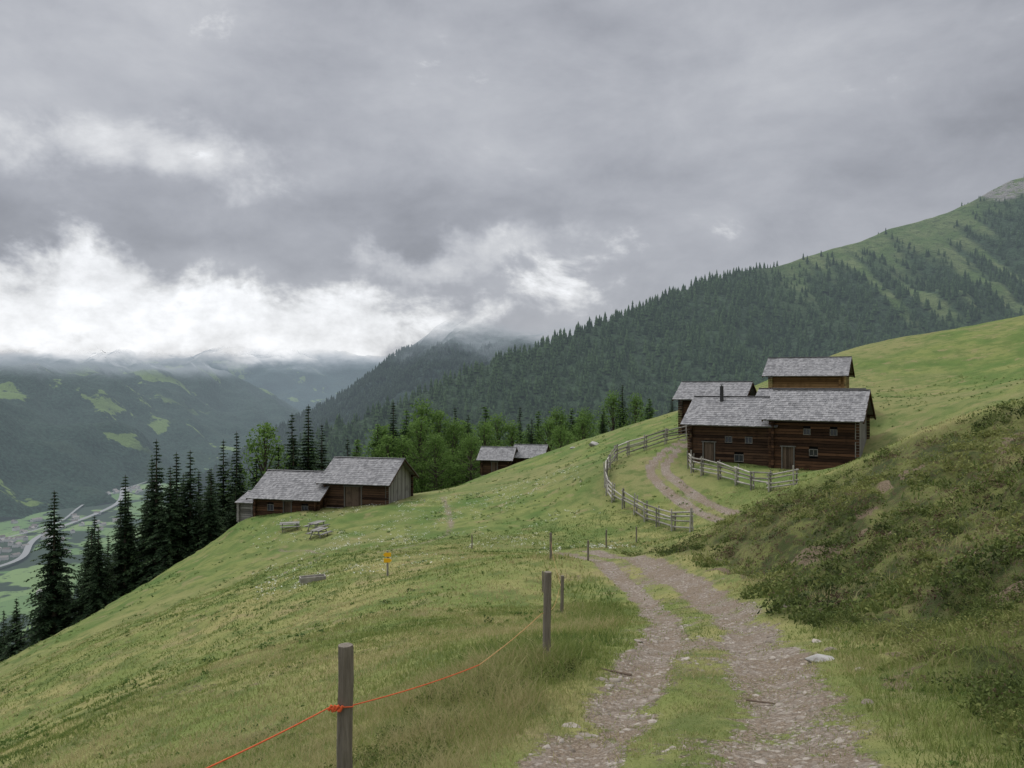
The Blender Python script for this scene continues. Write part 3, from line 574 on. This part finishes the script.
def marker(x,y,h):
    e=empty('yellow_trail_signpost',(x,y,Hs(x,y)),0); p=MB(); p.cyl((0,0,-.3),(0,0,h),.045,ns=10); p.emit('pole',M_rail,e)
    a=MB()
    for i,zz in enumerate((h-.16,h-.42)):
        s_=1 if i else -1; q_=.55; a.V+= [np.array(q,float) for q in [(-.3*s_*q_,-.065,zz-.09),(.2*s_*q_,-.065,zz-.09),(.36*s_*q_,-.065,zz),(.2*s_*q_,-.065,zz+.09),(-.3*s_*q_,-.065,zz+.09),(-.3*s_*q_,-.045,zz-.09),(.2*s_*q_,-.045,zz-.09),(.36*s_*q_,-.045,zz),(.2*s_*q_,-.045,zz+.09),(-.3*s_*q_,-.045,zz+.09)]]
        b=i*10; a.F+=[(b,b+1,b+2,b+3,b+4),(b+9,b+8,b+7,b+6,b+5)]+[(b+j,b+5+j,b+5+(j+1)%5,b+(j+1)%5) for j in range(5)]; a.r+=[.5]*7
    a.emit('arrow_boards',M_yel,e)
marker(-5.6,36,1.15)
e=empty('water_trough',(-9.6,38.5,Hs(-9.6,38.5)),.4); t=MB(); t.box((0,0,.08),(1.2,.5,.06)); t.box((0,-.23,.2),(1.2,.05,.22)); t.box((0,.23,.2),(1.2,.05,.22)); t.box((-.58,0,.2),(.05,.41,.22)); t.box((.58,0,.2),(.05,.41,.22)); t.emit('trough',M_rail,e)

# ------------------------------------------------------------ stones
def rock_np(x,y,z,size,flat,name,mat,seed=0):
    r=np.random.default_rng(seed); ph=(1+5**.5)/2
    V0=np.array([(-1,ph,0),(1,ph,0),(-1,-ph,0),(1,-ph,0),(0,-1,ph),(0,1,ph),(0,-1,-ph),(0,1,-ph),(ph,0,-1),(ph,0,1),(-ph,0,-1),(-ph,0,1)])/1.9
    F0=np.array([(0,11,5),(0,5,1),(0,1,7),(0,7,10),(0,10,11),(1,5,9),(5,11,4),(11,10,2),(10,7,6),(7,1,8),(3,9,4),(3,4,2),(3,2,6),(3,6,8),(3,8,9),(4,9,5),(2,4,11),(6,2,10),(8,6,7),(9,8,1)])
    N=len(x); a=r.random(N)*6.28; V=V0[None]*r.uniform(.65,1.25,(N,12,1))*r.uniform(.7,1.3,(N,1,3)); V[:,:,2]*=flat
    c,s_=np.cos(a)[:,None],np.sin(a)[:,None]; X_=V[:,:,0]*c-V[:,:,1]*s_; Y_=V[:,:,0]*s_+V[:,:,1]*c
    W_=np.stack([x[:,None]+size[:,None]*X_,y[:,None]+size[:,None]*Y_,z[:,None]+size[:,None]*V[:,:,2]],-1).reshape(-1,3)
    F_=(F0[None]+(np.arange(N)*12)[:,None,None]).reshape(-1,3)
    return mesh_np(name,W_,F_,mat,None,dict(rnd=np.repeat(r.random(N),20)))
def stonemat(name,a,b):
    g=newmat(name,.9); n1=g.noise(g.pos,18,4,.6); c=g.mix(g.attr('rnd'),a,b); c=g.mix(g.ss(n1,.48,.68,0,.6),c,(.13,.105,.08)); g.L(c,g.b.inputs[0]); g.L(g.bump(n1,.6,.02),g.b.inputs['Normal']); return g.mat
M_rock=stonemat('trail_stone',(.15,.125,.10),(.33,.295,.255)); M_rock2=stonemat('pale_rock',(.26,.25,.235),(.36,.35,.33))
N=16000; i=rng.integers(0,len(TS)-1,N); i=(i*rng.random(N)**.35).astype(int); i=np.where(rng.random(N)<.6,rng.integers(90,260,N),i)
o=np.where(rng.random(N)<.5,-.72,.68)+rng.normal(0,.42,N); TT=np.gradient(TS,axis=0); TT/=np.linalg.norm(TT,axis=1)[:,None]
x=TS[i,0]+TT[i,1]*o; y=TS[i,1]-TT[i,0]*o; z,d,s,he,nz=H(x,y,True); kp=attrs_for(x,y,d,s,he,nz)['path']>.42; x,y,z=x[kp],y[kp],z[kp]; N=len(x)
sz=.008+.032*rng.random(N)**3+.05*(rng.random(N)<.02); rock_np(x,y,z-sz*.15,sz,.5,'track_gravel',M_rock,1)
BR=[(3.75,9.6,.25,.28),(4.1,10.3,.10,.4),(3.6,10.6,.08,.4),(3.75,8.6,.08,.4),(.55,7.4,.11,.25),(2.3,7.6,.07,.3),(1.0,9.0,.08,.3),(3.2,7.2,.08,.4),(4.5,11.8,.11,.4),(5.3,12.9,.16,.5),(2.1,13.4,.08,.3),(5.3,15.5,.14,.5),(9.1,88,.8,.5),(7,92,.5,.5)]
for j,(x,y,s_,fl) in enumerate(BR):
    ob=rock_np(np.array([0.]),np.array([0.]),np.array([0.]),np.array([s_]),fl,'rock',M_rock2 if j in (0,12,13) else M_rock,50+j); ob.location=(x,y,Hs(x,y)+s_*fl*.1)
    m=ob.modifiers.new('sub','SUBSURF'); m.levels=m.render_levels=2; m.subdivision_type='CATMULL_CLARK' if j%2 else 'SIMPLE'
for (x,y,a,l) in [(2.6,7.9,-.35,.55),(1.2,9.3,2.6,.4)]:
    z=Hs(x,y); k=MB(); k.cyl((-l/2*math.cos(a),-l/2*math.sin(a),.02),(l/2*math.cos(a),l/2*math.sin(a),.03),.014,.007,ns=6,jit=.3,seg=4); ob=k.emit('fallen_stick',M_bdoor); ob.location=(x,y,z)

# ------------------------------------------------------------ grass blades
def scatter(N,r0,r1,a0=-36,a1=36):
    r=np.sqrt(rng.uniform(r0**2,r1**2,N)); a=np.radians(rng.uniform(a0,a1,N)); return r*np.sin(a),r*np.cos(a)
def grass(name,mat,sets):
    VV=[];FF=[];RR=[];b=0
    for (N,r0,r1,hm,wm) in sets:
        x,y=scatter(N,r0,r1); cl=fbm(x/.45,y/.45,3,4); big=fbm(x/3.3,y/3.3,3,1); z,d,s,he,nz=H(x,y,True); at_=attrs_for(x,y,d,s,he,nz)
        keep=(rng.random(N)>np.clip(at_['path']*1.5-.2,0,.965)*1.0)&(rng.random(N)>he*.8)&(rng.random(N)>at_['earth']*.9)&(cl>-.6+.5*rng.random(N)-.3)
        xt=np.interp(y,TR[:,1],TR[:,0]); tall=np.exp(-((x-xt+2.3)/1.0)**2)*(y<34)
        x,y,z,cl,tall,he,d,big=[q[keep] for q in (x,y,z,cl,tall,he,d,big)]; n_=len(x)
        hh=hm*rng.uniform(.45,1.3,n_)*(1+.6*cl)*(1+1.4*tall*(.5+sst(-.2,.4,nz[keep])))*np.where(d<1.5,.55,1.)*(1+.9*he); a=rng.random(n_)*6.283; w=wm*rng.uniform(.6,1.3,n_); ln=hh*rng.uniform(.2,1.1,n_); la=rng.random(n_)*6.283
        dx,dy=np.cos(a)*w/2,np.sin(a)*w/2; lx,ly=np.cos(la)*ln,np.sin(la)*ln; z=z-.01
        p0=np.stack([x-dx,y-dy,z],1); p1=np.stack([x+dx,y+dy,z],1)
        q0=np.stack([x-dx*.7+lx*.35,y-dy*.7+ly*.35,z+hh*.6],1); q1=np.stack([x+dx*.7+lx*.35,y+dy*.7+ly*.35,z+hh*.6],1); tp=np.stack([x+lx,y+ly,z+hh*.92],1)
        VV.append(np.stack([p0,p1,q0,q1,tp],1).reshape(-1,3)); k=np.arange(n_)*5+b; b+=n_*5
        FF.append(np.stack([np.stack([k,k+1,k+3],1),np.stack([k,k+3,k+2],1),np.stack([k+2,k+3,k+4],1)],1).reshape(-1,3))
        v=np.clip(.55+.35*cl+.85*big+rng.normal(0,.2,n_)-.2*he-.08*sst(35,55,y),0,1); RR.append(np.repeat(v,3))
    return mesh_np(name,np.concatenate(VV),np.concatenate(FF),mat,None,dict(rnd=np.concatenate(RR)))
g=newmat('grass_blades',.75); r=g.attr('rnd'); c=g.mix(g.ss(r,0,.5),(.085,.135,.033),(.20,.24,.068)); c=g.mix(g.ss(r,.58,1.),c,(.38,.34,.17)); g.L(c,g.b.inputs[0])
tr=g.n('ShaderNodeBsdfTranslucent'); g.L(c,tr.inputs[0]); mx=g.n('ShaderNodeMixShader'); mx.inputs[0].default_value=.45; g.L(g.b.outputs[0],mx.inputs[1]); g.L(tr.outputs[0],mx.inputs[2]); g.L(mx.outputs[0],g.out.inputs[0])
grass('meadow_grass',g.mat,[(130000,3,11,.08,.007),(120000,9,24,.09,.014),(90000,22,55,.09,.035)])
def shrubs(name,mat,N,r0,r1,size,leaves,ls,cond,a0=-10,a1=40):
    x,y=scatter(N,r0,r1,a0,a1); z,d,s,he,nz=H(x,y,True); k=cond(x,y,he,nz,d); x,y,z=x[k],y[k],z[k]; n_=len(x)
    S_=size*rng.uniform(.5,1.4,n_); u=rng.normal(0,1,(n_,leaves,3)); u/=np.linalg.norm(u,axis=2)[:,:,None]; u*=rng.uniform(.5,1.,(n_,leaves,1)); u[:,:,2]=np.abs(u[:,:,2])*.8
    c=np.stack([x,y,z],1)[:,None]+u*S_[:,None,None]; a=rng.normal(0,1,(n_,leaves,3)); b_=rng.normal(0,1,(n_,leaves,3)); a/=np.linalg.norm(a,axis=2)[:,:,None]; b_/=np.linalg.norm(b_,axis=2)[:,:,None]
    l=ls*rng.uniform(.6,1.4,(n_,leaves,1)); V=np.stack([c-a*l*.4,c+b_*l,c+a*l*.4,c-b_*l*.3],2).reshape(-1,3); F=np.arange(len(V)).reshape(-1,4)
    v=(rng.random(n_)[:,None]*.5+(.9*fbm(x/2.3,y/2.3,3,10)+.12)[:,None]+.4*u[:,:,2]+.2*rng.random((n_,leaves))).ravel()
    return mesh_np(name,V,F,mat,None,dict(rnd=np.clip(v,0,1)))
M_hs=foliage('heath_leaves',(.035,.052,.017),(.10,.13,.036),(.20,.215,.07),.35); M_hb=foliage('heather_brown',(.06,.042,.026),(.125,.09,.055),(.19,.15,.09))
cnd=lambda x,y,he,nz,d:(he>.3)&(fbm(x/1.3,y/1.3,3,2)+rng.normal(0,.12,len(x))>-.10)
shrubs('heath_shrubs',M_hs,6500,3.5,15,.18,50,.028,cnd); shrubs('heath_shrubs',M_hs,7000,14,38,.32,34,.065,cnd)
shrubs('heather',M_hb,1500,3.5,15,.15,46,.020,lambda x,y,he,nz,d:(he>.35)&(fbm(x/1.7,y/1.7,3,8)>.05)); shrubs('heather',M_hb,2600,14,38,.25,30,.05,lambda x,y,he,nz,d:(he>.4)&(fbm(x/1.7,y/1.7,3,8)>.05))
shrubs('verge_shrubs',M_hs,1500,4.5,11,.12,46,.022,lambda x,y,he,nz,d:(he<.3)&(d>1.5)&(d<3.0)&(fbm(x/.9,y/.9,3,6)>-.05),-16,10)
M_wd=foliage('meadow_weeds',(.05,.09,.025),(.10,.16,.04),(.18,.22,.07),.4)
x0=lambda x,y,he,nz,d:(he<.3)&(d>1.7)&(fbm(x/3,y/3,3,5)>.05)
shrubs('meadow_weeds',M_wd,1500,4,20,.06,26,.022,x0,-34,34); shrubs('meadow_weeds',M_wd,6500,20,95,.14,14,.07,x0,-34,34)
g=newmat('white_blossom',.8); g.b.inputs[0].default_value=(.75,.75,.68,1)
shrubs('wildflowers',g.mat,2000,38,75,.20,7,.05,lambda x,y,he,nz,d:(fbm(x/4+3,y/4,3,9)>.0)&(x<6),-18,10)

# ------------------------------------------------------------ world: overcast sky
w=bpy.data.worlds.new('World'); scene.world=w; w.use_nodes=True; nt=w.node_tree; nt.nodes.clear(); g=NT(nt)
SE,SR=math.radians(52),math.radians(-50)
sky=g.n('ShaderNodeTexSky',sky_type='NISHITA',sun_disc=False,sun_elevation=SE,sun_rotation=SR)
D=g.n('ShaderNodeTexCoord').outputs['Generated']; sp=g.n('ShaderNodeSeparateXYZ'); g.L(D,sp.inputs[0])
wn=g.noise(D,4,6,.62,'Color'); ws=g.n('ShaderNodeSeparateColor'); g.L(wn,ws.inputs[0])
az=g.m('ARCTAN2',sp.outputs[0],sp.outputs[1]); el=g.m('ARCSINE',sp.outputs[2])
azw=g.m('ADD',az,g.m('MULTIPLY',g.m('SUBTRACT',ws.outputs[0],.5),.45)); elw=g.m('ADD',el,g.m('MULTIPLY',g.m('SUBTRACT',ws.outputs[1],.5),.20))
def blob(a,e,sa,se):
    u=g.m('POWER',g.m('ABSOLUTE',g.m('DIVIDE',g.m('SUBTRACT',azw,a),sa)),2.); v=g.m('POWER',g.m('ABSOLUTE',g.m('DIVIDE',g.m('SUBTRACT',elw,e),se)),2.)
    return g.m('EXPONENT',g.m('MULTIPLY',g.m('ADD',u,v),-1.))
st=g.map(D,(1,1,2.6)); nA=g.noise(st,2.2,6,.52); nB=g.noise(g.map(D,(1,1,1.7),(3,1,2)),6.5,8,.6,dist=.3); nC=g.noise(g.map(D,(1,1,1.5),(7,3,1)),15,8,.62)
Lm=g.m('ADD',.425,g.m('MULTIPLY',g.m('SUBTRACT',nA,.5),.62)); Lm=g.m('ADD',Lm,g.m('MULTIPLY',g.m('SUBTRACT',nB,.5),.26)); Lm=g.m('ADD',Lm,g.m('MULTIPLY',g.m('SUBTRACT',nC,.5),.06))
for (a,e,sa,se,am) in [(-.12,.22,.35,.06,-.09),(-.50,.36,.28,.10,.15),(.05,.075,.16,.05,.10),(.35,.33,.4,.2,.03),(-.45,.17,.3,.03,-.06)]:
    Lm=g.m('ADD',Lm,g.m('MULTIPLY',blob(a,e,sa,se),am))
def bright(bl,amp,lo,hi,nw=.9):
    f=g.ss(g.m('ADD',g.m('MULTIPLY',bl,.75),g.m('MULTIPLY',g.m('SUBTRACT',nB,.5),nw)),lo,hi)
    return g.m('MULTIPLY',f,g.m('MULTIPLY',amp,g.m('ADD',g.m('MULTIPLY',nC,2.0),.0)))
Lm=g.m('ADD',Lm,bright(blob(-.44,.080,.44,.064),.50,.20,.58,1.7)); Lm=g.m('ADD',Lm,bright(blob(-.44,.27,.20,.045),.26,.20,.9,1.5)); Lm=g.m('ADD',Lm,bright(blob(-.08,.16,.13,.03),.26,.20,.9,1.5))
Lm=g.m('MAXIMUM',Lm,.2); Lm=g.m('ADD',Lm,g.ss(el,.52,1.2,0,2.0))
bs=g.mix(g.ss(Lm,.3,.75),(.945,.98,1.09),(.985,1.0,1.03)); cl=g.n('ShaderNodeVectorMath',operation='SCALE'); g.L(bs,cl.inputs[0]); g.L(g.m('MULTIPLY',Lm,10.),cl.inputs['Scale'])
col=g.mix(.95,sky.outputs[0],cl.outputs[0]); bgd=g.n('ShaderNodeBackground'); g.L(col,bgd.inputs[0]); bgd.inputs[1].default_value=.1
out=g.n('ShaderNodeOutputWorld'); g.L(bgd.outputs[0],out.inputs[0])
w.cycles.sampling_method='MANUAL'; w.cycles.sample_map_resolution=256
sl=bpy.data.lights.new('sun','SUN'); sl.energy=1.5; sl.angle=math.radians(14); sl.color=(1,.97,.92); so=bpy.data.objects.new('sun',sl); scene.collection.objects.link(so)
dv=Vector((math.sin(SR)*math.cos(SE),math.cos(SR)*math.cos(SE),math.sin(SE))); so.rotation_euler=dv.to_track_quat('Z','Y').to_euler(); so.location=(0,0,60)
cam=bpy.data.cameras.new('camera'); cam.sensor_width=36; cam.lens=28.125; cam.clip_start=.1; cam.clip_end=40000; co=bpy.data.objects.new('camera',cam); scene.collection.objects.link(co)
co.location=(0,0,CAMZ); co.rotation_euler=(math.radians(90),0,0); scene.camera=co
scene.view_settings.view_transform='Standard'; scene.view_settings.look='None'; scene.view_settings.exposure=0; scene.view_settings.gamma=1
